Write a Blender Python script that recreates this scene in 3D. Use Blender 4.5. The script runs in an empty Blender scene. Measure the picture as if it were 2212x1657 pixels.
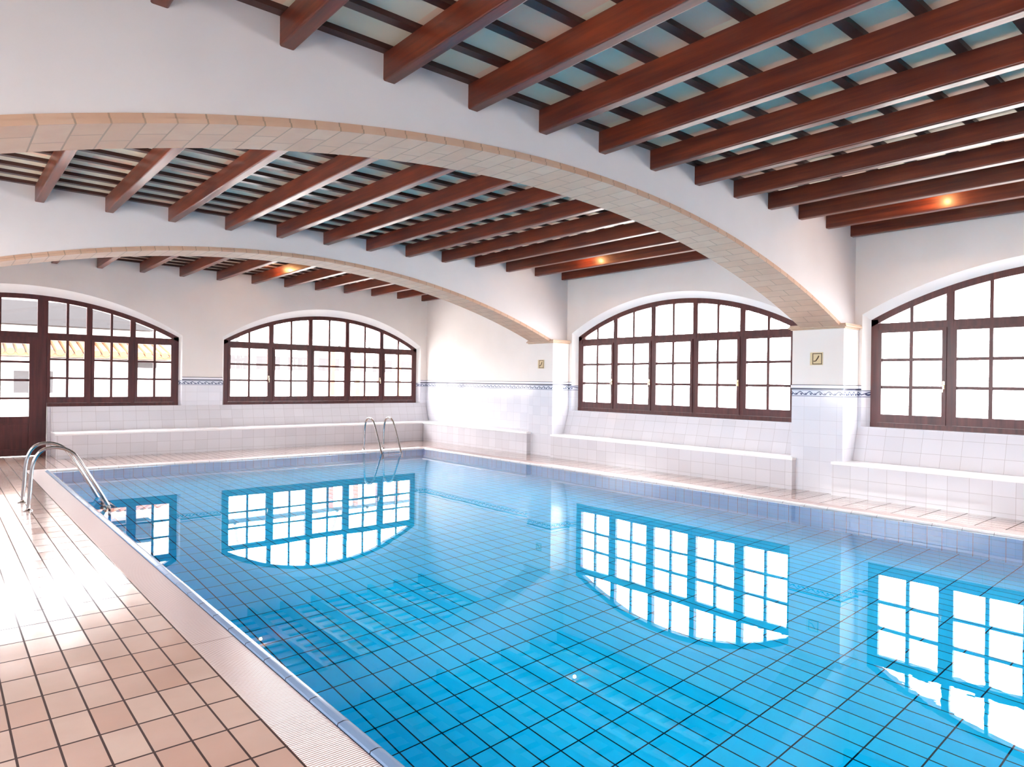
import bpy, bmesh, math, random
from mathutils import Vector, Matrix
S = bpy.context.scene
C = S.collection
PI = math.pi
random.seed(7)

# ------------------------------------------------------------------ camera, sky, exposure
cam_d = bpy.data.cameras.new('camera')
cam = bpy.data.objects.new('camera', cam_d); C.objects.link(cam)
FPX, YAW, PITCH, ROLL = 1475.18, math.radians(40.2324), math.radians(-0.099), math.radians(0.7617)
fw = Vector((math.sin(YAW), math.cos(YAW), 0)); rt = Vector((math.cos(YAW), -math.sin(YAW), 0)); up = Vector((0, 0, 1))
f2 = fw*math.cos(PITCH) + up*math.sin(PITCH); u2 = up*math.cos(PITCH) - fw*math.sin(PITCH)
r3 = rt*math.cos(ROLL) + u2*math.sin(ROLL); u3 = u2*math.cos(ROLL) - rt*math.sin(ROLL)
cam.matrix_world = Matrix(((r3.x, u3.x, -f2.x, 0), (r3.y, u3.y, -f2.y, 0), (r3.z, u3.z, -f2.z, 1.6), (0, 0, 0, 1)))
cam_d.sensor_fit = 'HORIZONTAL'; cam_d.sensor_width = 36.0; cam_d.lens = FPX/2212*36.0
cam_d.clip_start = 0.05; cam_d.clip_end = 300
S.camera = cam

world = bpy.data.worlds.new('sky'); S.world = world; world.use_nodes = True
bg = world.node_tree.nodes['Background']
bg.inputs['Color'].default_value = (0.985, 0.975, 1.0, 1); bg.inputs['Strength'].default_value = 9.0
S.view_settings.view_transform = 'Standard'; S.view_settings.look = 'None'
S.view_settings.gamma = 1.0; S.view_settings.use_curve_mapping = False
S.view_settings.exposure = 1.80
S.cycles.max_bounces = 14; S.cycles.diffuse_bounces = 7; S.cycles.glossy_bounces = 6
S.cycles.transmission_bounces = 8; S.cycles.transparent_max_bounces = 12
S.cycles.use_denoising = True
S.cycles.sample_clamp_indirect = 12.0

# ------------------------------------------------------------------ measures (metres)
XR, XL, YB, YF = 10.75, -1.60, 16.51, -7.60        # wall planes
XP, XPL = 10.25, -1.01                             # pillar faces
ZB = 3.872                                         # underside of beams
ZT = 4.075                                         # underside of battens
ZC = 4.115                                         # ceiling boards
ARCH_C, ARCH_R, ARCH_Z = 4.62, 14.84, -11.25       # arch circle (intrados)
ARCHES = [(-1.63, -1.07), (4.60, 5.16), (10.83, 11.39)]
PIL = [(-1.68, -0.90), (4.54, 5.33), (10.75, 11.52)]
WATER_IOR, DEPTH = 1.333, 1.30
PX0, PX1, PY0, PY1 = 1.50, 8.98, -3.9, 13.82       # water outline

# ------------------------------------------------------------------ helpers
class MB:
    def __init__(s): s.v = []; s.f = []; s.uv = {}
    def vert(s, *p): s.v.append(tuple(p)); return len(s.v)-1
    def quad(s, a, b, c, d, uv=None):
        i = len(s.v); s.v += [tuple(a), tuple(b), tuple(c), tuple(d)]; s.f.append((i, i+1, i+2, i+3))
        if uv: s.uv[len(s.f)-1] = uv
    def poly(s, pts):
        i = len(s.v); s.v += [tuple(p) for p in pts]; s.f.append(tuple(range(i, i+len(pts))))
    def box(s, x0, x1, y0, y1, z0, z1):
        i = len(s.v)
        s.v += [(x0,y0,z0),(x1,y0,z0),(x1,y1,z0),(x0,y1,z0),(x0,y0,z1),(x1,y0,z1),(x1,y1,z1),(x0,y1,z1)]
        for q in ((0,3,2,1),(4,5,6,7),(0,1,5,4),(1,2,6,5),(2,3,7,6),(3,0,4,7)): s.f.append(tuple(i+k for k in q))
    def prism(s, prof, y0, y1, axis='y'):
        """profile of (a,z) pairs swept along an axis"""
        n = len(prof); i = len(s.v)
        for yy in (y0, y1):
            for a, z in prof: s.v.append((a, yy, z) if axis == 'y' else (yy, a, z))
        s.f.append(tuple(i+k for k in range(n))); s.f.append(tuple(i+n+k for k in reversed(range(n))))
        for k in range(n):
            m = (k+1) % n; s.f.append((i+k, i+n+k, i+n+m, i+m))
    def tube(s, pts, r, seg=12, caps=True):
        pts = [Vector(p) for p in pts]; n = len(pts); i0 = len(s.v); nrm = None
        for k, p in enumerate(pts):
            t = (pts[min(k+1, n-1)] - pts[max(k-1, 0)]).normalized()
            if nrm is None:
                a = Vector((0, 0, 1)) if abs(t.z) < .9 else Vector((1, 0, 0))
                nrm = t.cross(a).normalized()
            else: nrm = (nrm - t*nrm.dot(t)).normalized()
            b = t.cross(nrm)
            for j in range(seg):
                a = 2*PI*j/seg; q = p + nrm*(r*math.cos(a)) + b*(r*math.sin(a)); s.v.append(tuple(q))
        for k in range(n-1):
            for j in range(seg):
                m = (j+1) % seg; s.f.append((i0+k*seg+j, i0+k*seg+m, i0+(k+1)*seg+m, i0+(k+1)*seg+j))
        if caps:
            s.f.append(tuple(i0+j for j in reversed(range(seg)))); s.f.append(tuple(i0+(n-1)*seg+j for j in range(seg)))
    def lathe(s, prof, c=(0, 0, 0), seg=24):
        i0 = len(s.v); n = len(prof)
        for r, z in prof:
            for j in range(seg):
                a = 2*PI*j/seg; s.v.append((c[0]+r*math.cos(a), c[1]+r*math.sin(a), c[2]+z))
        for k in range(n-1):
            for j in range(seg):
                m = (j+1) % seg; s.f.append((i0+k*seg+j, i0+k*seg+m, i0+(k+1)*seg+m, i0+(k+1)*seg+j))
        s.f.append(tuple(i0+j for j in reversed(range(seg)))); s.f.append(tuple(i0+(n-1)*seg+j for j in range(seg)))
    def build(s, name, mat, parent=None, smooth=False, bevel=0, fix=True):
        me = bpy.data.meshes.new(name); me.from_pydata(s.v, [], s.f); me.update()
        if s.uv:
            ul = me.uv_layers.new(name='UVMap')
            for p in me.polygons:
                u = s.uv.get(p.index)
                if u:
                    for li, c in zip(p.loop_indices, u): ul.data[li].uv = c
        if fix:
            bm = bmesh.new(); bm.from_mesh(me)
            bmesh.ops.remove_doubles(bm, verts=bm.verts, dist=1e-5)
            bmesh.ops.recalc_face_normals(bm, faces=bm.faces); bm.to_mesh(me); bm.free()
        if smooth:
            for p in me.polygons: p.use_smooth = True
        me.materials.append(mat)
        o = bpy.data.objects.new(name, me); C.objects.link(o)
        if parent: o.parent = parent
        if bevel:
            b = o.modifiers.new('bevel', 'BEVEL'); b.width = bevel; b.segments = 2; b.limit_method = 'ANGLE'; b.angle_limit = math.radians(50)
        return o
def tag(o, label=None, cat=None, group=None, kind=None):
    if label: o['label'] = label
    if cat: o['category'] = cat
    if group: o['group'] = group
    if kind: o['kind'] = kind
    return o
def empty(name, loc=(0, 0, 0), mat=None):
    o = bpy.data.objects.new(name, None); C.objects.link(o); o.location = loc; o.empty_display_size = .1
    if mat is not None: o.matrix_world = mat
    return o
def copy_tree(o, parent=None):
    c = o.copy(); C.objects.link(c)
    if parent is not None: c.parent = parent
    for ch in list(o.children): copy_tree(ch, c)
    return c
ORD = ['first', 'second', 'third', 'fourth', 'fifth', 'sixth', 'seventh', 'eighth', 'ninth', 'tenth', 'eleventh', 'twelfth', 'thirteenth', 'fourteenth']

# ------------------------------------------------------------------ materials
class NT:
    def __init__(s, name):
        s.m = bpy.data.materials.new(name); s.m.use_nodes = True; s.t = s.m.node_tree
        s.t.nodes.clear(); s.out = s.t.nodes.new('ShaderNodeOutputMaterial')
    def n(s, typ, **kw):
        nd = s.t.nodes.new(typ)
        for k, v in kw.items(): setattr(nd, k, v)
        return nd
    def l(s, a, b): s.t.links.new(a, b)
    def val(s, x, sock):
        if isinstance(x, (int, float)): sock.default_value = x
        elif isinstance(x, (tuple, list)): sock.default_value = tuple(x) + ((1,) if len(x) == 3 and len(sock.default_value) == 4 else ())
        else: s.l(x, sock)
    def math(s, op, a, b=None, c=None):
        nd = s.n('ShaderNodeMath', operation=op); s.val(a, nd.inputs[0])
        if b is not None: s.val(b, nd.inputs[1])
        if c is not None: s.val(c, nd.inputs[2])
        return nd.outputs[0]
    def vm(s, op, a, b=None):
        nd = s.n('ShaderNodeVectorMath', operation=op); s.val(a, nd.inputs[0])
        if b is not None: s.val(b, nd.inputs[1])
        return nd.outputs[0]
    def sep(s, v):
        nd = s.n('ShaderNodeSeparateXYZ'); s.l(v, nd.inputs[0]); return nd.outputs
    def comb(s, x, y, z):
        nd = s.n('ShaderNodeCombineXYZ')
        for a, k in zip((x, y, z), nd.inputs): s.val(a, k)
        return nd.outputs[0]
    def mix(s, f, a, b):
        nd = s.n('ShaderNodeMix', data_type='RGBA'); s.val(f, nd.inputs[0]); s.val(a, nd.inputs[6]); s.val(b, nd.inputs[7]); return nd.outputs[2]
    def noise(s, v, scale, detail=3, rough=.5):
        nd = s.n('ShaderNodeTexNoise'); nd.inputs['Scale'].default_value = scale; nd.inputs['Detail'].default_value = detail
        nd.inputs['Roughness'].default_value = rough
        if v is not None: s.l(v, nd.inputs['Vector'])
        return nd.outputs[0]
    def ramp(s, f, a, b, lo=0., hi=1.):
        nd = s.n('ShaderNodeMapRange'); s.val(f, nd.inputs[0])
        for k, x in zip((1, 2, 3, 4), (a, b, lo, hi)): nd.inputs[k].default_value = x
        return nd.outputs[0]
    def pos(s): return s.n('ShaderNodeNewGeometry').outputs['Position']
    def nor(s): return s.n('ShaderNodeNewGeometry').outputs['True Normal']
    def obj(s): return s.n('ShaderNodeTexCoord').outputs['Object']
    def bump(s, h, strength=.3, dist=.01):
        nd = s.n('ShaderNodeBump'); nd.inputs['Strength'].default_value = strength; nd.inputs['Distance'].default_value = dist
        s.l(h, nd.inputs['Height']); return nd.outputs[0]
    def bsdf(s, col, rough=.5, normal=None, spec=.5, metal=0, coat=0, coat_rough=.05):
        p = s.n('ShaderNodeBsdfPrincipled'); s.val(col, p.inputs['Base Color']); s.val(rough, p.inputs['Roughness'])
        s.val(spec, p.inputs['Specular IOR Level']); p.inputs['Metallic'].default_value = metal
        p.inputs['Coat Weight'].default_value = coat; p.inputs['Coat Roughness'].default_value = coat_rough
        if normal is not None: s.l(normal, p.inputs['Normal'])
        s.l(p.outputs[0], s.out.inputs[0]); return p
    def grid(s, size, off, gw):
        """3-axis tile grid in world space: returns (grout mask, tile id vector)"""
        p = s.vm('DIVIDE', s.vm('SUBTRACT', s.pos(), off), size)
        fr = s.sep(s.vm('FRACTION', p)); idv = s.vm('FLOOR', p); nn = s.sep(s.vm('ABSOLUTE', s.nor()))
        masks = []
        for k in range(3):
            e = s.math('ABSOLUTE', s.math('SUBTRACT', fr[k], .5))
            m = s.math('GREATER_THAN', e, .5 - gw[k]/size[k]/2)
            masks.append(s.math('MULTIPLY', m, s.math('LESS_THAN', nn[k], .8)))
        return s.math('MAXIMUM', s.math('MAXIMUM', masks[0], masks[1]), masks[2]), idv
    def rnd(s, v):
        nd = s.n('ShaderNodeTexWhiteNoise', noise_dimensions='3D'); s.l(s.vm('ADD', v, (.5, .5, .5)), nd.inputs['Vector']); return nd.outputs[0]

def plain(name, col, rough=.5, spec=.5, metal=0, coat=0, noise=0, scale=6, bump=0):
    t = NT(name)
    c = col; nrm = None
    if noise:
        n = t.noise(t.obj(), scale, 4)
        c = t.mix(t.ramp(n, .3, .7), tuple(x*(1-noise) for x in col), tuple(min(1, x*(1+noise)) for x in col))
        if bump: nrm = t.bump(n, bump, .01)
    t.bsdf(c, rough, nrm, spec, metal, coat); return t.m

def wall_mat(name='wall_tile_and_plaster', pa=(.79, .74, .70), pb=(.82, .77, .73)):
    t = NT(name)
    P = t.pos(); z = t.sep(P)[2]
    g, idv = t.grid((.25, .25, .205), (.075, .13, .262), (.004, .004, .004))
    r = t.rnd(idv)
    tile = t.mix(r, (.66, .665, .72), (.72, .72, .77)); tile = t.mix(g, tile, (.55, .54, .58))
    pn = t.noise(P, 1.4, 4)
    plaster = t.mix(t.ramp(pn, .35, .65), pa, pb)
    # blue scroll border
    s3 = t.sep(P); along = t.math('ADD', s3[0], s3[1])
    zz = t.math('SUBTRACT', z, 1.496)
    w1 = t.math('MULTIPLY', t.math('SINE', t.math('MULTIPLY', along, 42.)), .022)
    d1 = t.math('ABSOLUTE', t.math('SUBTRACT', zz, w1)); a = t.math('LESS_THAN', d1, .007)
    w2 = t.math('MULTIPLY', t.math('SINE', t.math('MULTIPLY', along, 84.)), .018)
    fl = t.math('MULTIPLY', t.math('LESS_THAN', t.math('ABSOLUTE', t.math('ADD', zz, w2)), .012),
                t.math('GREATER_THAN', t.math('SINE', t.math('MULTIPLY', along, 84.)), .2))
    line = t.math('GREATER_THAN', t.math('ABSOLUTE', zz), .043)
    line = t.math('MULTIPLY', line, t.math('LESS_THAN', t.math('ABSOLUTE', zz), .051))
    bmask = t.math('MAXIMUM', t.math('MAXIMUM', a, fl), line)
    band = t.mix(bmask, (.60, .64, .72), (.03, .045, .13))
    inband = t.math('LESS_THAN', t.math('ABSOLUTE', zz), .053)
    above = t.math('GREATER_THAN', z, 1.55)
    c = t.mix(above, tile, plaster); c = t.mix(inband, c, band)
    rough = t.ramp(above, 0, 1, .12, .75)
    h = t.math('MULTIPLY', t.math('SUBTRACT', 1., g), t.math('SUBTRACT', 1., above))
    t.bsdf(c, rough, t.bump(h, .25, .003), .5); return t.m

def tile_mat(name, size, off, gw, ca, cb, cg, rough=.15, bump=.3, coat=0, blotch=0, spec=.5, grough=.7, tilt=0):
    t = NT(name)
    g, idv = t.grid(size, off, gw); r = t.rnd(idv)
    c = t.mix(r, ca, cb)
    if blotch:
        n = t.noise(t.pos(), 3.2, 4); c = t.mix(t.ramp(n, .35, .7, 0, blotch), c, tuple(x*.72 for x in ca))
    c = t.mix(g, c, cg)
    n2 = t.noise(t.pos(), 14, 2)
    h = t.math('ADD', t.math('SUBTRACT', 1., g), t.math('MULTIPLY', n2, .12))
    nrm = t.bump(h, bump, .004)
    if tilt:     # tiles laid slightly out of level, each its own way
        wn = t.n('ShaderNodeTexWhiteNoise', noise_dimensions='3D'); t.l(t.vm('ADD', idv, (.5, .5, .5)), wn.inputs['Vector'])
        nrm = t.vm('NORMALIZE', t.vm('ADD', nrm, t.vm('MULTIPLY', t.vm('SUBTRACT', wn.outputs['Color'], (.5, .5, .5)), (tilt, tilt, 0.))))
    pb = t.bsdf(c, t.ramp(g, 0, 1, rough, grough), nrm, t.ramp(g, 0, 1, spec, spec*.25), 0, 0, .12)
    if coat: t.l(t.ramp(g, 0, 1, coat, coat*.35), pb.inputs['Coat Weight'])
    return t.m

def wood_mat(name, dark, light, rough=.3, coat=.3, axis=1, gs=1.0):
    t = NT(name); o = t.obj()
    sc = [18*gs, 18*gs, 18*gs]; sc[axis] = 1.1*gs
    rnd = t.n('ShaderNodeObjectInfo').outputs['Random']
    v = t.vm('ADD', t.vm('MULTIPLY', o, tuple(sc)), t.comb(t.math('MULTIPLY', rnd, 37.), t.math('MULTIPLY', rnd, 61.), 0.))
    n = t.noise(v, 1.0, 5, .6); n2 = t.noise(o, 1.7, 2)
    c = t.mix(t.ramp(n, .32, .68), dark, light)
    c = t.mix(t.ramp(n2, .35, .7, 0, .45), c, dark)
    t.bsdf(c, rough, t.bump(n, .12, .004), .5, 0, coat, .15); return t.m

def glass_mat():
    t = NT('window_glass')
    lw = t.n('ShaderNodeLayerWeight'); lw.inputs[0].default_value = .5
    f = t.math('MULTIPLY_ADD', t.math('POWER', lw.outputs['Facing'], 5.), .9, .05)
    tr = t.n('ShaderNodeBsdfTransparent'); gl = t.n('ShaderNodeBsdfGlossy'); gl.inputs['Roughness'].default_value = .01
    mx = t.n('ShaderNodeMixShader'); t.l(f, mx.inputs[0]); t.l(tr.outputs[0], mx.inputs[1]); t.l(gl.outputs[0], mx.inputs[2])
    t.l(mx.outputs[0], t.out.inputs[0]); return t.m

def water_mat():
    t = NT('pool_water')
    P = t.pos(); n = t.noise(P, 1.1, 2, .4)
    h = t.math('MULTIPLY', n, .6)
    for x, y, r, k in ((4.27, 2.26, .5, 1.3), (3.95, 1.35, .6, 1.8), (4.3, 1.1, .7, 2.4), (2.7, 1.9, .2, .8)):
        d = t.n('ShaderNodeVectorMath', operation='DISTANCE'); t.l(P, d.inputs[0]); d.inputs[1].default_value = (x, y, -.012)
        m = t.ramp(d.outputs['Value'], 0., r, 1., 0.)
        h = t.math('ADD', h, t.math('MULTIPLY', t.math('MULTIPLY', m, m), t.math('MULTIPLY', t.noise(P, 9., 2, .4), k*.12)))
    nrm = t.bump(h, .08, .02)
    fr = t.n('ShaderNodeLayerWeight'); fr.inputs[0].default_value = .5
    f = t.math('MULTIPLY_ADD', t.math('POWER', fr.outputs['Facing'], 5.), .98, .02)
    rf = t.n('ShaderNodeBsdfRefraction'); rf.inputs['IOR'].default_value = WATER_IOR; rf.inputs['Roughness'].default_value = 0.0
    rf.inputs['Color'].default_value = (.97, 1.0, 1.0, 1)
    gl = t.n('ShaderNodeBsdfGlossy'); gl.inputs['Roughness'].default_value = 0.0
    if WATER_IOR == 1.0:
        rf = t.n('ShaderNodeBsdfTransparent'); rf.inputs['Color'].default_value = (.97, 1.0, 1.0, 1)
    else: t.l(nrm, rf.inputs['Normal'])
    t.l(nrm, gl.inputs['Normal'])
    mx = t.n('ShaderNodeMixShader'); t.l(f, mx.inputs[0]); t.l(rf.outputs[0], mx.inputs[1]); t.l(gl.outputs[0], mx.inputs[2])
    t.l(mx.outputs[0], t.out.inputs[0]); return t.m

def brick_mat():
    t = NT('pale_arch_brick')
    uv = t.n('ShaderNodeTexCoord').outputs['UV']
    b = t.n('ShaderNodeTexBrick'); t.l(uv, b.inputs['Vector'])
    b.inputs['Color1'].default_value = (.53, .34, .24, 1); b.inputs['Color2'].default_value = (.56, .385, .285, 1)
    b.inputs['Mortar'].default_value = (.30, .23, .17, 1)
    b.inputs['Scale'].default_value = 1; b.inputs['Mortar Size'].default_value = .006; b.inputs['Mortar Smooth'].default_value = .2
    b.inputs['Brick Width'].default_value = .40; b.inputs['Row Height'].default_value = .185; b.offset = .38
    n = t.noise(t.pos(), 5, 4); c = t.mix(t.ramp(n, .35, .7, 0, .5), b.outputs['Color'], (.47, .30, .215))
    t.bsdf(c, .7, t.bump(t.math('SUBTRACT', 1., b.outputs['Fac']), .5, .006), .3); return t.m

def grip_mat():
    t = NT('ribbed_grip_tile'); P = t.sep(t.pos()); nn = t.sep(t.vm('ABSOLUTE', t.nor()))
    def ribs(a):
        return t.math('SINE', t.math('MULTIPLY', a, 2*PI/.0150))
    # ribs run square to the pool edge: along Y on the long sides, along X on the short ones
    inside = t.math('MULTIPLY', t.math('GREATER_THAN', P[0], PX0), t.math('LESS_THAN', P[0], PX1))
    h = t.math('ADD', t.math('MULTIPLY', ribs(P[1]), t.math('SUBTRACT', 1., inside)), t.math('MULTIPLY', ribs(P[0]), inside))
    c = t.mix(t.ramp(h, -.6, .4), (.24, .13, .11), (.62, .51, .49))
    jy = t.math('ABSOLUTE', t.math('SUBTRACT', t.math('FRACT', t.math('DIVIDE', t.math('SUBTRACT', P[1], 4.339), 3.05)), .5))
    c = t.mix(t.math('MULTIPLY', t.math('GREATER_THAN', jy, .499), t.math('SUBTRACT', 1., inside)), c, (.2, .13, .1))
    t.bsdf(c, .28, t.bump(h, .6, .003), .6); return t.m

def coping_mat(name='pale_blue_coping', col=(.16, .235, .36), jc=(.012, .012, .03)):
    t = NT(name); P = t.sep(t.pos())
    inside = t.math('MULTIPLY', t.math('GREATER_THAN', P[0], PX0+.04), t.math('LESS_THAN', P[0], PX1-.04))
    def j(a, o):
        e = t.math('ABSOLUTE', t.math('SUBTRACT', t.math('FRACT', t.math('DIVIDE', t.math('SUBTRACT', a, o), .3085)), .5))
        return t.math('GREATER_THAN', e, .5-.012)
    m = t.math('ADD', t.math('MULTIPLY', j(P[1], 2.615), t.math('SUBTRACT', 1., inside)), t.math('MULTIPLY', j(P[0], 1.6), inside))
    c = t.mix(m, col, jc)
    t.bsdf(c, .22, None, .4, 0, 0); return t.m

def board_mat():
    t = NT('ceiling_boards'); P = t.pos(); s3 = t.sep(P)
    n = t.noise(P, .55, 2); n2 = t.noise(P, 6, 4)
    idv = t.vm('FLOOR', t.vm('DIVIDE', t.vm('SUBTRACT', P, (.16, .12, 0)), (.40, .405, 50.)))
    r = t.rnd(idv)
    c = t.mix(t.math('GREATER_THAN', r, .72), (.64, .58, .45), (.70, .47, .35))
    c = t.mix(t.ramp(n2, .3, .7, 0, .4), c, (.58, .56, .47))
    t.bsdf(c, .65, None, .3); return t.m

def emit_mat(name, col, st):
    t = NT(name); e = t.n('ShaderNodeEmission'); e.inputs[0].default_value = col + (1,); e.inputs[1].default_value = st
    t.l(e.outputs[0], t.out.inputs[0]); return t.m

M = {}
M['wall'] = wall_mat(); M['reveal'] = wall_mat('tile_and_lit_reveal_plaster', (.90, .885, .86), (.91, .895, .87))  # reveal plaster lighter than the walls: window light put into its colour
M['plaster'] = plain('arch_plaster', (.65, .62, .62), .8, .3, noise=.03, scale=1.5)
M['rail'] = plain('white_glazed_rail', (.80, .80, .86), .15)
M['railline'] = plain('dark_blue_glaze', (.02, .025, .06), .2)
M['bench'] = tile_mat('white_bench_tile', (.25, .248, .205), (.075, .1535, .262-.205), (.004, .004, .004), (.63, .62, .66), (.68, .67, .71), (.40, .37, .38), .14, .25)
M['seat'] = plain('white_seat_edge', (.88, .88, .89), .12)
M['deck'] = tile_mat('peach_deck_tile', (.1517, .305, .3), (.579, 3.502, .01), (.0095, .0125, .004), (.43, .255, .195), (.50, .35, .285), (.034, .014, .012), .2, .35, coat=1.0, blotch=.25, spec=.8, grough=.8, tilt=.05)
M['pooltile'] = tile_mat('blue_pool_tile', (.1535, .297, .155), (2.142, 3.53, -.02), (.010, .010, .006), (.002, .54, .97), (.01, .59, .99), (.001, .02, .06), .5, .1, spec=0.0)
M['joint'] = plain('dark_blue_joint', (.012, .015, .04), .6); M['poolwall'] = tile_mat('blue_pool_wall_tile', (.1535, .1555, .30), (2.142, 3.905, -.02), (.006, .006, .006), (.002, .54, .97), (.01, .59, .99), (.001, .02, .06), .5, .1, spec=0.0)
M['grip'] = grip_mat(); M['coping'] = coping_mat(); M['coping_white'] = coping_mat('white_coping', (.74, .73, .74), (.35, .33, .33)); M['water'] = water_mat(); M['glass'] = glass_mat()
M['beam'] = wood_mat('varnished_red_wood', (.065, .012, .007), (.21, .038, .012), .38, .10, 1)
M['batten'] = wood_mat('dark_batten_wood', (.03, .008, .006), (.07, .020, .015), .4, .1, 0)
M['frame'] = wood_mat('dark_window_wood', (.045, .007, .008), (.11, .020, .019), .4, .05, 2)
M['brick'] = brick_mat(); M['boards'] = board_mat()
M['capital'] = plain('cream_stone', (.55, .39, .28), .6, noise=.08, scale=9)
M['steel'] = plain('polished_steel', (.40, .39, .39), .14, metal=1)
M['brass'] = plain('brass_handle', (.75, .62, .40), .25, metal=1)
M['sign'] = plain('cream_sign_face', (.66, .52, .30), .5)
M['signdark'] = plain('brown_sign_ink', (.10, .06, .03), .5)
M['lampmetal'] = plain('dark_lamp_metal', (.05, .03, .025), .4, metal=.5)
M['bulb'] = emit_mat('warm_lamp_face', (1.0, .62, .30), .6)
M['ground'] = plain('pale_paving', (.55, .53, .50), .8, noise=.1, scale=.6)
M['stucco'] = plain('white_stucco', (.78, .76, .74), .8)
M['terra'] = plain('terracotta', (.16, .055, .02), .7, noise=.15, scale=4)
M['grey'] = plain('awning_shade_grey', (.0085, .0072, .0082), .8)  # near-black colour stands in for the shade under the awning
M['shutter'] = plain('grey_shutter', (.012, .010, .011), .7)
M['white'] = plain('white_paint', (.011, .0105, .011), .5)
M['roof'] = plain('outer_roof', (.4, .3, .25), .8)
M['frontwall'] = M['wall']

# ------------------------------------------------------------------ openings
class Opening:
    """arched opening: centre c along the wall, half width, sill, spring and apex heights for the room face and the frame face"""
    def __init__(s, c, hw, zs, za, ohw, ozs, oza, z0=1.0, lows=None):
        s.c, s.hw, s.zs, s.za, s.ohw, s.ozs, s.oza, s.z0 = c, hw, zs, za, ohw, ozs, oza, z0
        s.lows = lows      # [(u0,u1)] parts that run down to the floor
def arc(hw, zs, za):
    h = za - zs; R = (hw*hw + h*h)/(2*h); zc = za - R
    return R, zc
def arcz(u, hw, zs, za, inset=0):
    R, zc = arc(hw, zs, za); R -= inset
    return zc + math.sqrt(max(0, R*R - u*u))
NS = 36
def wall_with_openings(name, T, u0, u1, z1, ops, thick=.36, rec=.13):
    """wall in local frame (u along, d depth away from room, z); T maps (u,d,z) to world"""
    w = MB(); rv = MB()
    def q(mb, a, b, c, d): mb.quad(T(*a), T(*b), T(*c), T(*d))
    for d, k in ((0, 'o'), (thick, 'i')):
        cuts = u0
        for op in sorted(ops, key=lambda o: o.c):
            hw, zs, za = (op.ohw, op.ozs, op.oza) if k == 'o' else (op.hw, op.zs, op.za)
            a, b = op.c - hw, op.c + hw
            q(w, (cuts, d, 0), (a, d, 0), (a, d, z1), (cuts, d, z1))
            segs = [(a, b)]
            if op.lows:
                segs = []; s = a
                for l0, l1 in op.lows: segs.append((s, l0)); s = l1
                segs.append((s, b))
            for s0, s1 in segs: q(w, (s0, d, 0), (s1, d, 0), (s1, d, op.z0), (s0, d, op.z0))
            for i in range(NS):
                x0 = -hw + 2*hw*i/NS; x1 = -hw + 2*hw*(i+1)/NS
                q(w, (op.c+x0, d, arcz(x0, hw, zs, za)), (op.c+x1, d, arcz(x1, hw, zs, za)), (op.c+x1, d, z1), (op.c+x0, d, z1))
            cuts = b
        q(w, (cuts, d, 0), (u1, d, 0), (u1, d, z1), (cuts, d, z1))
    q(w, (u0, 0, z1), (u1, 0, z1), (u1, thick, z1), (u0, thick, z1))
    for u in (u0, u1): q(w, (u, 0, 0), (u, thick, 0), (u, thick, z1), (u, 0, z1))
    for op in ops:
        def ring(hw, zs, za, d):
            pts = [(op.c-hw, d, op.z0), (op.c-hw, d, zs)]
            for i in range(1, NS): x = -hw + 2*hw*i/NS; pts.append((op.c+x, d, arcz(x, hw, zs, za)))
            return pts + [(op.c+hw, d, zs), (op.c+hw, d, op.z0)]
        A = ring(op.ohw, op.ozs, op.oza, 0); B = ring(op.hw, op.zs, op.za, rec); D = ring(op.hw, op.zs, op.za, thick)
        for L0, L1 in ((A, B), (B, D)):
            for i in range(len(L0)-1): q(rv, L0[i], L0[i+1], L1[i+1], L1[i])
        segs = [(op.c-op.hw, op.c+op.hw)]
        if op.lows:
            segs = []; s = op.c-op.hw
            for l0, l1 in op.lows:
                segs.append((s, l0)); s = l1
                for l in (l0, l1): q(rv, (l, 0, 0), (l, thick, 0), (l, thick, op.z0), (l, 0, op.z0))
            segs.append((s, op.c+op.hw))
        for s0, s1 in segs:
            e0 = op.ohw-op.hw if s0 == op.c-op.hw else 0; e1 = op.ohw-op.hw if s1 == op.c+op.hw else 0
            q(rv, (s0-e0, 0, op.z0), (s1+e1, 0, op.z0), (s1, thick, op.z0), (s0, thick, op.z0))
    o = tag(w.build(name, M['wall']), kind='structure')
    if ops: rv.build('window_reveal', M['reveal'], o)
    return o
TR = lambda u, d, z: (XR + d, u, z)
TL = lambda u, d, z: (XL - d, u, z)
TB = lambda u, d, z: (u, YB + d, z)
TF = lambda u, d, z: (u, YF - d, z)
RW = [Opening(c, 2.53, 2.62, 3.25, 2.61, 2.70, 3.37) for c in (-4.30, 1.88, 8.06)]
W1 = Opening(1.35, 2.857, 2.514, 3.235, 2.90, 2.55, 3.40, .985, lows=[(.205, 1.745)])
W2 = Opening(7.84, 2.65, 2.510, 3.240, 2.71, 2.57, 3.405, .985)
wall_with_openings('wall_right', TR, YF, YB+.36, 4.6, RW)
LW = [RW[0], Opening(1.88, 1.80, 2.62, 2.98, 1.87, 2.70, 3.10), RW[2]]  # middle opening is out of view, narrowed to weaken light on arch and deck
wall_with_openings('wall_left', TL, YF, YB+.36, 4.6, LW)
wall_with_openings('wall_back', TB, XL, XR, 4.6, [W1, W2])
wall_with_openings('wall_front', TF, XL, XR, 4.6, [])

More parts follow.
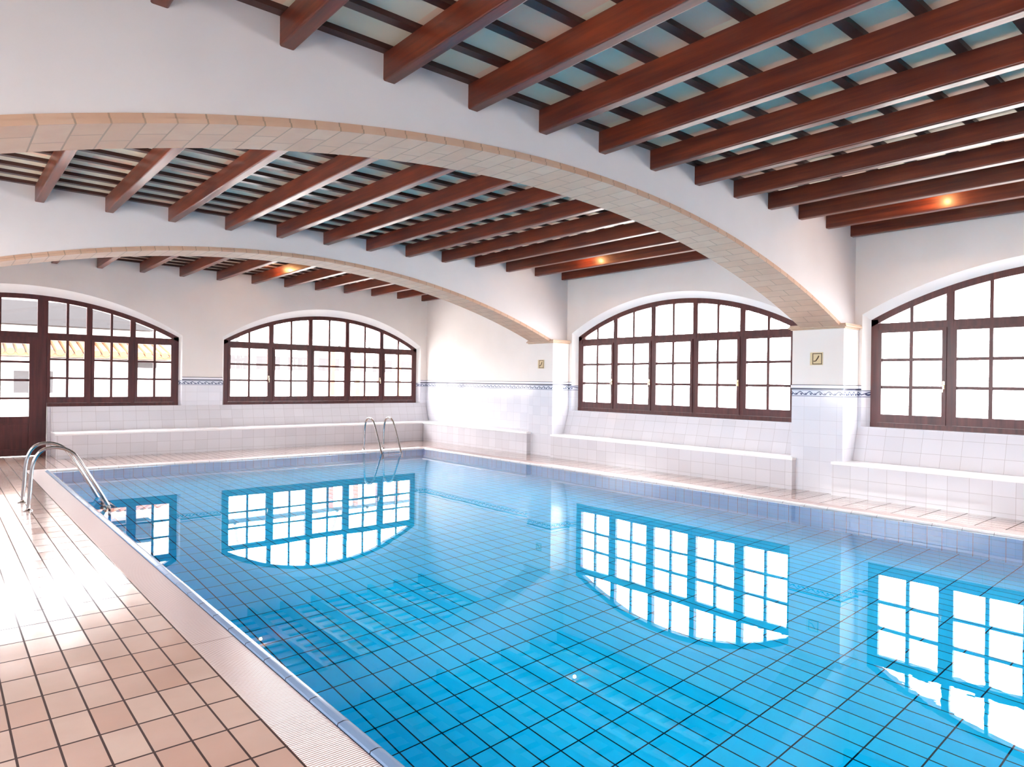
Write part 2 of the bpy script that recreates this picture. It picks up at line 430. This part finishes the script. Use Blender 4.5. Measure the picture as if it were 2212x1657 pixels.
# ------------------------------------------------------------------ arch walls, pillars, capitals
RW_ = ARCH_R + .065
def az(x, r): return ARCH_Z + math.sqrt(r*r - (x-ARCH_C)**2)
for i, (y0, y1) in enumerate(ARCHES):
    w = MB(); n = 48
    xs = [XPL + (XP-XPL)*k/n for k in range(n+1)]
    cols = [(XL, XPL, 2.54, 2.54)] + [(xs[k], xs[k+1], az(xs[k], RW_), az(xs[k+1], RW_)) for k in range(n)] + [(XP, XR, 2.54, 2.54)]
    for a, b, za, zb in cols:
        for y in (y0, y1): w.quad((a, y, za), (b, y, zb), (b, y, 4.6), (a, y, 4.6))
        w.quad((a, y0, za), (b, y0, zb), (b, y1, zb), (a, y1, za))
    w.quad((XL, y0, 4.6), (XR, y0, 4.6), (XR, y1, 4.6), (XL, y1, 4.6))
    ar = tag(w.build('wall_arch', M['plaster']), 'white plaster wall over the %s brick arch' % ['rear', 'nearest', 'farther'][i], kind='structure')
    b = MB(); s = 0
    for k in range(n):
        p = []
        for x in (xs[k], xs[k+1]):
            a = math.atan2(x-ARCH_C, az(x, ARCH_R)-ARCH_Z)
            p.append((a, ARCH_R*a))
        def P(a, r, y): return (ARCH_C + r*math.sin(a), y, ARCH_Z + r*math.cos(a))
        (a0, s0), (a1, s1) = p
        prof = [(ARCH_R, y0-.022), (ARCH_R+.030, y0-.022), (ARCH_R+.033, y0-.010), (ARCH_R+.064, y0-.010), (ARCH_R+.064, y1+.010), (ARCH_R+.033, y1+.010), (ARCH_R+.030, y1+.022), (ARCH_R, y1+.022)]
        vv = 0
        acc = [0]
        for m in range(8):
            r0, ya = prof[m]; r1, yb = prof[(m+1) % 8]
            acc.append(acc[-1] + math.hypot(r1-r0, yb-ya))
        for m in range(8):
            r0, ya = prof[m]; r1, yb = prof[(m+1) % 8]
            if m == 7: va, vb = (y1-y0)+.044, 0.0
            else: va, vb = .2+acc[m]*.12, .2+acc[m+1]*.12
            b.quad(P(a0, r0, ya), P(a1, r0, ya), P(a1, r1, yb), P(a0, r1, yb), uv=[(va, s0), (va, s1), (vb, s1), (vb, s0)])
    b.build('brick_lining', M['brick'], ar, fix=False)
for i, (y0, y1) in enumerate(PIL):
    for side in (0, 1):
        e = empty('pillar')
        tag(e, '%s tiled pillar on the %s wall' % (['rear', 'nearest', 'farther'][i], ['window', 'opposite'][side]), kind='structure')
        p = MB()
        if side == 0: p.box(XP, XR, y0, y1, 0, 2.47)
        else: p.box(XL, XPL, y0, y1, 0, 2.47)
        p.build('shaft', M['wall'], e)
        c = MB()
        for dz0, dz1, o in ((2.465, 2.487, .025), (2.487, 2.515, .055), (2.515, 2.54, .04)):
            if side == 0: c.box(XP-o, XR, y0-o, y1+o, dz0, dz1)
            else: c.box(XL, XPL+o, y0-o, y1+o, dz0, dz1)
        c.build('capital', M['capital'], e, bevel=.006)
        r = MB(); rl = MB()
        for mb, z0, z1, o in ((r, 1.572, 1.617, .014), (rl, 1.617, 1.625, .010), (rl, 1.552, 1.572, .006)):
            if side == 0: mb.box(XP-o, XR, y0-o, y1+o, z0, z1)
            else: mb.box(XL, XPL+o, y0-o, y1+o, z0, z1)
        r.build('rail', M['rail'], e, bevel=.006); rl.build('rail_line', M['railline'], e)

# border rail on walls
def rail_run(name, boxes):
    e = tag(empty(name), kind='structure'); a = MB(); b = MB()
    for (x0, x1, y0, y1, fx, fy) in boxes:
        for mb, z0, z1, o in ((a, 1.572, 1.617, .014), (b, 1.617, 1.625, .010), (b, 1.552, 1.572, .006)):
            mb.box(x0-(o if fx < 0 else 0), x1+(o if fx > 0 else 0), y0-(o if fy < 0 else 0), y1+(o if fy > 0 else 0), z0, z1)
    a.build('rail', M['rail'], e, bevel=.006); b.build('rail_line', M['railline'], e)
rail_run('trim_1', [(XR, XR+.001, PIL[2][1], YB, -1, 0)])
rail_run('trim_2', [(W1.c+W1.ohw, W2.c-W2.ohw, YB, YB+.001, 0, -1), (W2.c+W2.ohw, XR, YB, YB+.001, 0, -1)])
bx = []
for op in RW:
    k = RW.index(op)
    lo = PIL[k-1][1] if k else YF
    bx += [(XR, XR+.001, op.c+op.ohw, PIL[[1, 1, 2][k]][0] if k else PIL[0][0], -1, 0)]
bx = [(XR, XR+.001, RW[1].c+RW[1].ohw, PIL[1][0], -1, 0), (XR, XR+.001, PIL[1][1], RW[2].c-RW[2].ohw, -1, 0), (XR, XR+.001, RW[2].c+RW[2].ohw, PIL[2][0], -1, 0)]
# jamb returns
rail_run('trim_3', bx)

# ------------------------------------------------------------------ windows
def build_window(name, mat, hw, z0, zs, za, mulls, tz, door=None, handles=()):
    """local: x along wall, y outward, z up; front of the frame at y=0. Inner arch is inset from the outer one"""
    e = empty(name, mat=mat); tag(e, kind='structure')
    HD, FW, DP = .095, .10, .12
    f = MB()
    R, zc = arc(hw, zs, za); Ri = R - HD
    def zi(u): return zc + math.sqrt(Ri*Ri - u*u)
    def zo(u): return zc + math.sqrt(max(0, R*R - u*u))
    n = 40
    ue = hw
    for k in range(n):
        a, b = -ue + 2*ue*k/n, -ue + 2*ue*(k+1)/n
        za_, zb_ = min(zi(a), zo(a)), min(zi(b), zo(b))
        for y in (0, DP): f.quad((a, y, za_), (b, y, zb_), (b, y, zo(b)), (a, y, zo(a)))
        f.quad((a, 0, za_), (b, 0, zb_), (b, DP, zb_), (a, DP, za_))
        f.quad((a, 0, zo(a)), (b, 0, zo(b)), (b, DP, zo(b)), (a, DP, zo(a)))
    for sgn in (-1, 1):
        x0, x1 = sorted((sgn*hw, sgn*(hw-FW)))
        f.box(x0, x1, 0, DP, z0, zs)
    sills = [(-hw, hw)] if not door else [(-hw, door[0]), (door[1], hw)]
    for a, b in sills: f.box(a, b, -.006, DP, z0, z0+.07)
    MW = .075
    edges = []
    prev = -hw + FW
    for m in mulls:
        w2 = MW/2 if not (isinstance(m, tuple)) else m[1]/2
        mc = m if not isinstance(m, tuple) else m[0]
        zb = z0 if not (door and (abs(mc-door[0]) < .2 or abs(mc-door[1]) < .2)) else 0.0
        f.box(mc-w2, mc+w2, .004, DP-.004, zb, zi(mc)+.04)
        edges.append((prev, mc-w2)); prev = mc+w2
    edges.append((prev, hw-FW))
    f.box(-hw+FW*.5, hw-FW*.5, .006, DP-.006, tz[0], tz[1])
    f.build('frame', M['frame'], e)
    for i, (a, b) in enumerate(edges):
        isdoor = door and abs((a+b)/2 - (door[0]+door[1])/2) < .15
        # lower sash
        if not isdoor:
            s = MB(); st = .055; zb, zt = z0+.072, tz[0]; y0, y1 = -.012, .05
            rb = z0 + .195
            s.box(a, a+st, y0, y1, zb, zt); s.box(b-st, b, y0, y1, zb, zt)
            s.box(a+st, b-st, y0, y1, zb, rb); s.box(a+st, b-st, y0, y1, zt-.045, zt)
            g0, g1 = rb, zt-.045; mid = (a+b)/2
            s.box(mid-.024, mid+.024, .0, .045, g0, g1)
            for k in (1, 2): z = g0 + (g1-g0)*k/3; s.box(a+st, b-st, .004, .042, z-.022, z+.022)
            so = s.build('sash', M['frame'], e)
            p = MB(); p.quad((a+st, .024, g0), (b-st, .024, g0), (b-st, .024, g1), (a+st, .024, g1)); p.build('pane', M['glass'], so)
            if i in handles:
                h = MB(); hx = b-st*.5; hz = z0+.64
                h.box(hx-.013, hx+.013, y0-.006, y0, hz-.055, hz+.055); h.tube([(hx, y0-.004, hz), (hx, y0-.04, hz), (hx, y0-.045, hz-.10)], .008, 8)
                h.build('handle', M['brass'], so)
        # upper light
        if b - a > .25:
            s = MB(); st = .03; zb = tz[1]; mid = (a+b)/2; k2 = 10
            s.box(a, b, .01, .05, zb, zb+.012)
            s.box(mid-.022, mid+.022, .005, .045, zb, zi(mid)+.01)
            for xx0, xx1 in ((a, a+.014), (b-.014, b)):
                zz = min(zi(xx0), zi(xx1))
                if zz > zb + .03: s.box(xx0, xx1, .01, .05, zb, zz)
            so = s.build('fanlight', M['frame'], e)
            p = MB(); pts = [(a + (b-a)*k/k2) for k in range(k2+1)]
            top = [(x, .024, max(zi(x), zb+.001)) for x in pts]
            p.poly([(a, .024, zb)] + [(b, .024, zb)] + top[::-1]); p.build('pane', M['glass'], so, fix=False)
    return e
def wmat_right(yc): return Matrix(((0, 1, 0, XR+.13), (-1, 0, 0, yc), (0, 0, 1, 0), (0, 0, 0, 1)))
def wmat_left(yc): return Matrix(((0, -1, 0, XL-.13), (1, 0, 0, yc), (0, 0, 1, 0), (0, 0, 0, 1)))
mr = [-(9.536-8.06), -(8.551-8.06), -(7.571-8.06), -(6.587-8.06)]
w_mid = build_window('window_1', wmat_right(8.06), 2.53, 1.0, 2.62, 3.25, mr, (2.46, 2.55), handles=(0, 1, 3))
w_mid['label'] = 'arched dark wood window in the window wall, behind the pillar from the far ladder'
def copy_window(src, name, mat):
    c = copy_tree(src); c.name = name; c.matrix_world = mat; c['kind'] = 'structure'; return c
wn = copy_window(w_mid, 'window_2', wmat_right(1.88)); wn['label'] = 'arched dark wood window cut off by the photo edge'
copy_window(w_mid, 'window_5', wmat_right(-4.30))['label'] = 'arched dark wood window in the window wall behind the viewer'
for k, yc in enumerate((-4.30, 8.06)):
    copy_window(w_mid, 'window_%d' % (6+k), wmat_left(yc))['label'] = 'arched dark wood window in the wall opposite the window wall, bay %s' % ORD[k]
wl = build_window('window_8', wmat_left(1.88), 1.80, 1.0, 2.62, 2.98, [-.57, .57], (2.46, 2.55)); wl['label'] = 'unseen arched dark wood window opposite the window wall, narrowed to set the light'  # unseen window, its width chosen for the light it lets in
wb = build_window('window_3', Matrix.Translation((W2.c, YB+.13, 0)), 2.65, .985, 2.51, 3.24,
                  [6.321-W2.c, 7.335-W2.c, 8.357-W2.c, 9.385-W2.c], (2.375, 2.465), handles=(0, 3))
wb['label'] = 'arched five-part dark wood window in the back wall, behind the far pool ladder'
cx = W1.c
wd = build_window('window_4', Matrix.Translation((W1.c, YB+.13, 0)), 2.857, .985, 2.514, 3.235,
                  [-.53-cx, (.275-cx, .14), (1.665-cx, .15), 2.477-cx, 3.29-cx], (2.26, 2.44) if False else (2.375, 2.465), door=(.205-cx, 1.745-cx), handles=())
wd['label'] = 'arched dark wood window around the glazed garden door in the back wall'
# door leaf
d = tag(empty('door_1', (W1.c, YB+.13, 0)), 'glazed dark wood door with a solid lower panel, left end of the back wall', kind='structure')
m = MB(); a, b = .345-cx, 1.59-cx; st = .145
m.box(a, a+st, -.02, .05, .01, 2.375); m.box(b-st, b, -.02, .05, .01, 2.375)
m.box(a+st, b-st, -.02, .05, .01, .12); m.box(a+st, b-st, -.02, .05, .66, .79); m.box(a+st, b-st, -.02, .05, 2.24, 2.375)
m.box(a+st, b-st, .0, .035, .12, .66)
mid = (a+b)/2; m.box(mid-.024, mid+.024, -.01, .045, .79, 2.24)
for k in (1, 2, 3): z = .79 + (2.24-.79)*k/4; m.box(a+st, b-st, -.005, .04, z-.022, z+.022)
leaf = m.build('leaf', M['frame'], d)
p = MB(); p.quad((a+st, .02, .79), (b-st, .02, .79), (b-st, .02, 2.24), (a+st, .02, 2.24)); p.build('pane', M['glass'], leaf)
m = MB(); m.box(a+st+.02, b-st-.02, -.004, .0, .15, .63); m.build('panel', M['frame'], leaf, bevel=.003)
m = MB(); m.tube([(a+.06, -.02, 1.05), (a+.06, -.065, 1.05), (a+.17, -.07, 1.05)], .009, 8); m.build('handle', M['brass'], leaf)

# ------------------------------------------------------------------ ceiling, battens, beams
bays = [(ARCHES[0][1], ARCHES[1][0]), (ARCHES[1][1], ARCHES[2][0]), (ARCHES[2][1], YB), (YF, ARCHES[0][0])]
for bi, (y0, y1) in enumerate(bays):
    c = MB(); c.box(XL, XR, y0, y1, ZC, ZC+.06)
    co = tag(c.build('ceiling', M['boards']), kind='structure')
    if bi == 3: continue
    y = y1 - .04; k = 0
    while y > y0 + .03:
        b = MB(); b.box(XL, XR, y-.04, y+.04, ZT, ZC); b.build('batten', M['batten'], co)
        y -= .405; k += 1
r = MB(); r.box(XL-.4, XR+.4, YF-.4, YB+.4, 4.62, 4.75); tag(r.build('roof', M['roof']), kind='structure')
bw = .105
prof = []
rr = .014
for k in range(4):
    a = PI/2*k/3; prof.append((bw-rr+rr*math.sin(a), ZB-ZB+rr-rr*math.cos(a)))
prof += [(bw, ZT-ZB), (0, ZT-ZB)]
for k in range(4):
    a = PI/2*k/3; prof.append((rr-rr*math.cos(a), rr-rr*math.sin(a)))
bayname = ['nearest', 'middle', 'farthest']
for bi in range(3):
    y0, y1 = bays[bi]; proto = None
    for k in range(14):
        xr = 10.66 - .798*k
        if proto is None:
            b = MB(); b.prism([(x-bw/2, z) for x, z in prof], 0, y1-y0)
            proto = b.build('ceiling_beam', M['beam']); o = proto
        else:
            o = proto.copy(); C.objects.link(o)
        o.location = (xr-bw/2, y0, ZB)
        tag(o, 'reddish brown ceiling beam in the %s bay, %s from the window wall' % (bayname[bi], ORD[k]), 'beam', 'beams of the %s ceiling bay' % bayname[bi], 'thing')

# warm spotlights between the beams
for k, (x, y, lab) in enumerate(((9.44, 3.15, 'small warm spotlight between beams in the nearest ceiling bay'),
                                 (9.44, 9.20, 'small warm spotlight between beams in the middle ceiling bay'),
                                 (5.46, 14.85, 'small warm spotlight between beams in the farthest ceiling bay'))):
    e = tag(empty('ceiling_spotlight', (x, y, ZC)), lab, 'spotlight', 'warm spotlights on the ceiling')
    b = MB(); b.lathe([(.035, -.002), (.035, -.012), (.012, -.016), (.014, -.022), (.036, -.026), (.040, -.055)], seg=16); b.build('housing', M['lampmetal'], e, smooth=False)
    b = MB(); b.lathe([(.034, -.0555), (.034, -.058)], seg=16); b.build('bulb', M['bulb'], e)
    ld = bpy.data.lights.new('spot_glow', 'POINT'); ld.color = (1.0, .50, .20); ld.energy = 4.5; ld.shadow_soft_size = .03
    lo = bpy.data.objects.new('spot_glow', ld); C.objects.link(lo); lo.parent = e; lo.location = (0.02, 0, -.085)

# ------------------------------------------------------------------ floor, pool
GW = .248; CW = .06
fx0, fx1, fy0, fy1 = PX0-CW-GW, PX1+CW+GW, PY0-CW-GW, PY1+CW+GW
f = MB()
f.box(XL, fx0, YF, YB+.25, -.15, 0); f.box(fx1, XR, YF, YB, -.15, 0); f.box(fx0, fx1, fy1, YB+.25, -.15, 0); f.box(fx0, fx1, YF, fy0, -.15, 0)
tag(f.build('floor', M['deck'], fix=False), kind='structure')
pool = tag(empty('swimming_pool', ((PX0+PX1)/2, (PY0+PY1)/2, 0)), 'indoor swimming pool lined with blue tiles, filling the hall floor', 'swimming pool')
ox, oy = (PX0+PX1)/2, (PY0+PY1)/2
def poolpart(mb, name, mat, **kw):
    mb.v = [(x-ox, y-oy, z) for x, y, z in mb.v]
    return mb.build(name, mat, pool, **kw)
D = -DEPTH
b = MB()
x0, x1, y0, y1 = PX0+.02, PX1-.02, PY0+.02, PY1-.02
b.quad((x0, y0, D), (x1, y0, D), (x1, y1, D), (x0, y1, D))
poolpart(b, 'basin_floor', M['pooltile'])
b = MB()
for p, q in (((x0, y0), (x1, y0)), ((x1, y0), (x1, y1)), ((x1, y1), (x0, y1)), ((x0, y1), (x0, y0))):
    b.quad((p[0], p[1], D), (q[0], q[1], D), (q[0], q[1], -.03), (p[0], p[1], -.03))
poolpart(b, 'basin_wall', M['poolwall'])
g = MB()
gp = .009
g.box(fx0, PX0-CW-gp, fy0, fy1, -.1, .0015); g.box(PX1+CW+gp, fx1, fy0, fy1, -.1, .0015)
g.box(PX0-CW-gp, PX1+CW+gp, PY1+CW+gp, fy1, -.1, .0015); g.box(PX0-CW-gp, PX1+CW+gp, fy0, PY0-CW-gp, -.1, .0015)
poolpart(g, 'grip_border', M['grip'], fix=False)
j = MB(); a_, b_, c_, d_ = PX0-CW-gp, PX1+CW+gp, PY0-CW-gp, PY1+CW+gp
j.box(a_, a_+gp, c_, d_, -.1, -.002); j.box(b_-gp, b_, c_, d_, -.1, -.002); j.box(a_+gp, b_-gp, d_-gp, d_, -.1, -.002); j.box(a_+gp, b_-gp, c_, c_+gp, -.1, -.002)
poolpart(j, 'joint', M['joint'], fix=False)
def cop(n=8):
    pts = [(0, -.1), (0, -.004), (.004, .008)]
    for k in range(n+1):
        a = PI/2*k/n; pts.append((CW-.028+.052*math.sin(a), -.04+.052*math.cos(a)))
    return pts + [(CW+.024, -.1)]
cp = cop()
c = MB(); c.prism([(PX0-CW+a, z) for a, z in cp], PY0-CW, PY1+CW); poolpart(c, 'coping', M['coping'], smooth=False)
c = MB(); c.prism([(PX1+CW-a, z) for a, z in cp], PY0-CW, PY1+CW); poolpart(c, 'coping', M['coping_white'])
c = MB(); c.prism([(PY1+CW-a, z) for a, z in cp], PX0-CW, PX1+CW, axis='x'); poolpart(c, 'coping', M['coping_white'])
c = MB(); c.prism([(PY0-CW+a, z) for a, z in cp], PX0-CW, PX1+CW, axis='x'); poolpart(c, 'coping', M['coping_white'])
w = MB(); w.quad((PX0-.01, PY0-.01, -.012), (PX1+.01, PY0-.01, -.012), (PX1+.01, PY1+.01, -.012), (PX0-.01, PY1+.01, -.012))
tag(w.build('pool_water', M['water'], fix=False), 'clear still blue water filling the swimming pool', 'water', kind='stuff')

# ------------------------------------------------------------------ tiled benches
def bench(label, kind, a, b, ia, ib, front=10.13, back=True):
    """runs a..b in front of the pillars and ia..ib between them; right-wall benches run along Y, the back one along X"""
    e = tag(empty('tiled_bench', (front, (a+b)/2, 0) if kind == 'r' else ((a+b)/2, front, 0)), label, 'bench', 'white tiled benches along the walls')
    ex, ey, _ = e.location; ax = 'y' if kind == 'r' else 'x'
    wall = (XR if kind == 'r' else YB) - .003; mid = XP - .002 if kind == 'r' else front + .1
    base = MB(); seat = MB(); bk = MB()
    base.prism([(front, 0), (mid, 0), (mid, .450), (front, .450)], a, b, ax)
    base.prism([(mid, 0), (wall, 0), (wall, .450), (mid, .450)], ia, ib, ax)
    seat.prism([(front-.018, .450), (mid, .450), (mid, .49), (front-.018, .49)], a-.01, b+.01, ax)
    seat.prism([(mid, .450), (wall, .450), (wall, .49), (mid, .49)], ia, ib, ax)
    parts = [(base, 'base', M['bench'], 0), (seat, 'seat', M['seat'], .008)]
    if back:
        bk.prism([(wall-.15, .491), (wall, .491), (wall, .984), (wall-.004, .984)], ia, ib, ax); parts.append((bk, 'backrest', M['bench'], 0))
    for mb, nm, mt, bv in parts:
        mb.v = [(x-ex, y-ey, z) for x, y, z in mb.v]; mb.build(nm, mt, e, bevel=bv)
    return e
g_ = .003
bench('white tiled wall bench under the middle arched window, between two pillars', 'r', 5.25, 10.66, PIL[1][1]+g_, PIL[2][0]-g_)
bench('white tiled wall bench under the window cut off by the photo edge', 'r', -.96, 4.64, PIL[0][1]+g_, PIL[1][0]-g_)
bench('brightly lit white tiled bench against the windowless far wall section', 'r', 11.44, 15.67, PIL[2][1]+g_, 15.67, back=False)
bench('long white tiled bench along the back wall behind the far pool ladder', 'b', 1.80, XR-.03, 1.80, XR-.02, 15.70)

# ------------------------------------------------------------------ pool ladders
def smooth_path(pts, n=8):
    pts = [Vector(p) for p in pts]; out = []
    P = [pts[0]*2-pts[1]] + pts + [pts[-1]*2-pts[-2]]
    for i in range(1, len(P)-2):
        for k in range(n):
            t = k/n; a, b, c, d = P[i-1], P[i], P[i+1], P[i+2]
            out.append(.5*((2*b) + (c-a)*t + (2*a-5*b+4*c-d)*t*t + (3*b-a-3*c+d)*t**3))
    return out + [pts[-1]]
def ladder(loc, rot, span, label, out):
    """local x: from deck foot towards the water, y across"""
    e = tag(empty('pool_ladder', loc), label, 'pool ladder', 'steel pool ladders'); e.rotation_euler = (0, 0, rot)
    path = [(0, 0), (.018, .25), (.035, .50), (.075, .64), (.145, .714), (.245, .738), (.345, .720), (.435, .665), (.50, .58), (.605, .395), (.71, .204), (.81, .01), (.87, -.12), (.875, -.30), (.875, -.95)]
    sx = out/.81
    for sgn in (-1, 1):
        yy = sgn*span/2
        r = MB(); r.tube(smooth_path([(x*sx, yy, z) for x, z in path]), .0205, 14); ro = r.build('rail', M['steel'], e, smooth=True)
        f = MB(); f.lathe([(.048, .0), (.048, .008), (.026, .018), (.022, .018)], c=(0, yy, .0), seg=20); f.build('foot_flange', M['steel'], ro)
    for z in (-.22, -.50, -.78):
        t = MB(); t.box(.875*sx-.04, .875*sx+.04, -span/2, span/2, z-.012, z+.012); t.build('step', M['steel'], e, bevel=.004)
    return e
ladder((.862, 10.22, .0015), 0, .70, 'near steel pool ladder standing on the left-hand deck', .815)
ladder((7.826, 14.21, .0015), -PI/2, .50, 'far steel pool ladder in front of the back wall bench', .80)

# ------------------------------------------------------------------ signs on the pillars
for (yc, z, lab) in ((4.945, 2.02, 'small cream square sign high on the nearest pillar'), (11.125, 2.01, 'small cream square sign high on the farther pillar')):
    e = tag(empty('wall_sign', (XP, yc, z)), lab, 'sign', 'small square signs on the pillars')
    b = MB(); b.box(-.010, 0, -.098, .098, -.096, .096); b.build('plate', M['sign'], e, bevel=.003)
    b = MB()
    for y0, y1, z0, z1 in ((-.088, .060, .072, .084), (-.088, .060, -.086, -.074), (-.088, -.076, -.074, .072), (.048, .060, -.074, .072)): b.box(-.0125, -.010, y0, y1, z0, z1)
    b.build('border', M['signdark'], e)
    b = MB(); b.tube([(-.0115, .040, -.038), (-.0115, .008, -.034), (-.0115, -.022, .010), (-.0115, -.040, .045)], .009, 6); b.build('figure', M['signdark'], e)

# ------------------------------------------------------------------ outside
g = MB()
for x0, x1, y0, y1 in ((-60, XL-.4, -60, 70), (XR+.4, 60, -60, 70), (XL-.4, XR+.4, YB+.4, 70), (XL-.4, XR+.4, -60, YF-.4)): g.box(x0, x1, y0, y1, -.3, -.02)
tag(g.build('ground', M['ground'], fix=False), kind='structure')
h = tag(empty('neighbouring_house', (0, 24, 0)), 'pale house with tiled eaves seen through the garden door window', 'house')
b = MB(); b.box(-8, 6.0, .4, 6, -.02, 2.15); b.build('wall', M['stucco'], h)
b = MB()
for k in range(60):
    x = -8 + k*.235; b.tube([(x, -.15, 2.30), (x, 1.6, 2.75)], .10, 8)
b.box(-8, 6.0, -.1, 1.7, 2.17, 2.28); b.build('roof', M['terra'], h)
b = MB(); b.box(-8, 6.0, 1.7, 6, 2.2, 5.2); b.build('upper_wall', M['stucco'], h)
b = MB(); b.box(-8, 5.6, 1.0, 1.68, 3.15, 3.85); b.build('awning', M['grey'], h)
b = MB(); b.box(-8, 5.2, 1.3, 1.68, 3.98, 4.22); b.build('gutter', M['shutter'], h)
for x0 in (-1.5, 1.75):
    b = MB(); b.box(x0, x0+.95, .36, .4, 1.1, 1.75); b.build('window', M['shutter'], h)
b = MB(); b.box(4.95, 5.5, .36, .4, 1.9, 2.12); b.build('shutter', M['shutter'], h)
pg = tag(empty('pergola', (9, 21, 0)), 'pergola with terracotta posts outside the back wall window', 'pergola')
for x in (1.0, 1.9, 2.75, 3.5):
    b = MB(); b.box(x-.07, x+.07, -.07, .07, -.02, 2.6); b.build('post', M['terra'], pg)
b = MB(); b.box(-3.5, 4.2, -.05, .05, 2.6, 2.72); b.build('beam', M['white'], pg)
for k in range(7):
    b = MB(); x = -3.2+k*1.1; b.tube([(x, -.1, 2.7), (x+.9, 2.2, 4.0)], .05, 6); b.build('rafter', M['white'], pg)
hb = tag(empty('distant_apartment_house', (19, 40, 0)), 'distant pale apartment house seen through the back wall window', 'house')
b = MB(); b.box(-8, 9, 0, 6, -.02, 3.3); b.build('wall', M['stucco'], hb)
for k in range(7):
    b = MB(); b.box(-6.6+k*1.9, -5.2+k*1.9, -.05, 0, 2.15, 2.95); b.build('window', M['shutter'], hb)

# ------------------------------------------------------------------ daylight portals in the window openings
def portal(loc, rot, w, h):
    l = bpy.data.lights.new('daylight_portal', 'AREA'); l.shape = 'RECTANGLE'; l.size = w; l.size_y = h; l.cycles.is_portal = True
    o = bpy.data.objects.new('daylight_portal', l); C.objects.link(o); o.location = loc; o.rotation_euler = rot
for yc in (-4.30, 1.88, 8.06):
    portal((XR+.34, yc, 2.12), (0, PI/2, 0), 2.25, 5.05)
    portal((XL-.34, yc, 2.12), (0, -PI/2, 0), 2.25, 5.05 if yc != 1.88 else 3.6)
portal((W2.c, YB+.34, 2.11), (-PI/2, 0, 0), 5.3, 2.26)
portal((1.35, YB+.34, 1.62), (-PI/2, 0, 0), 5.7, 3.24)
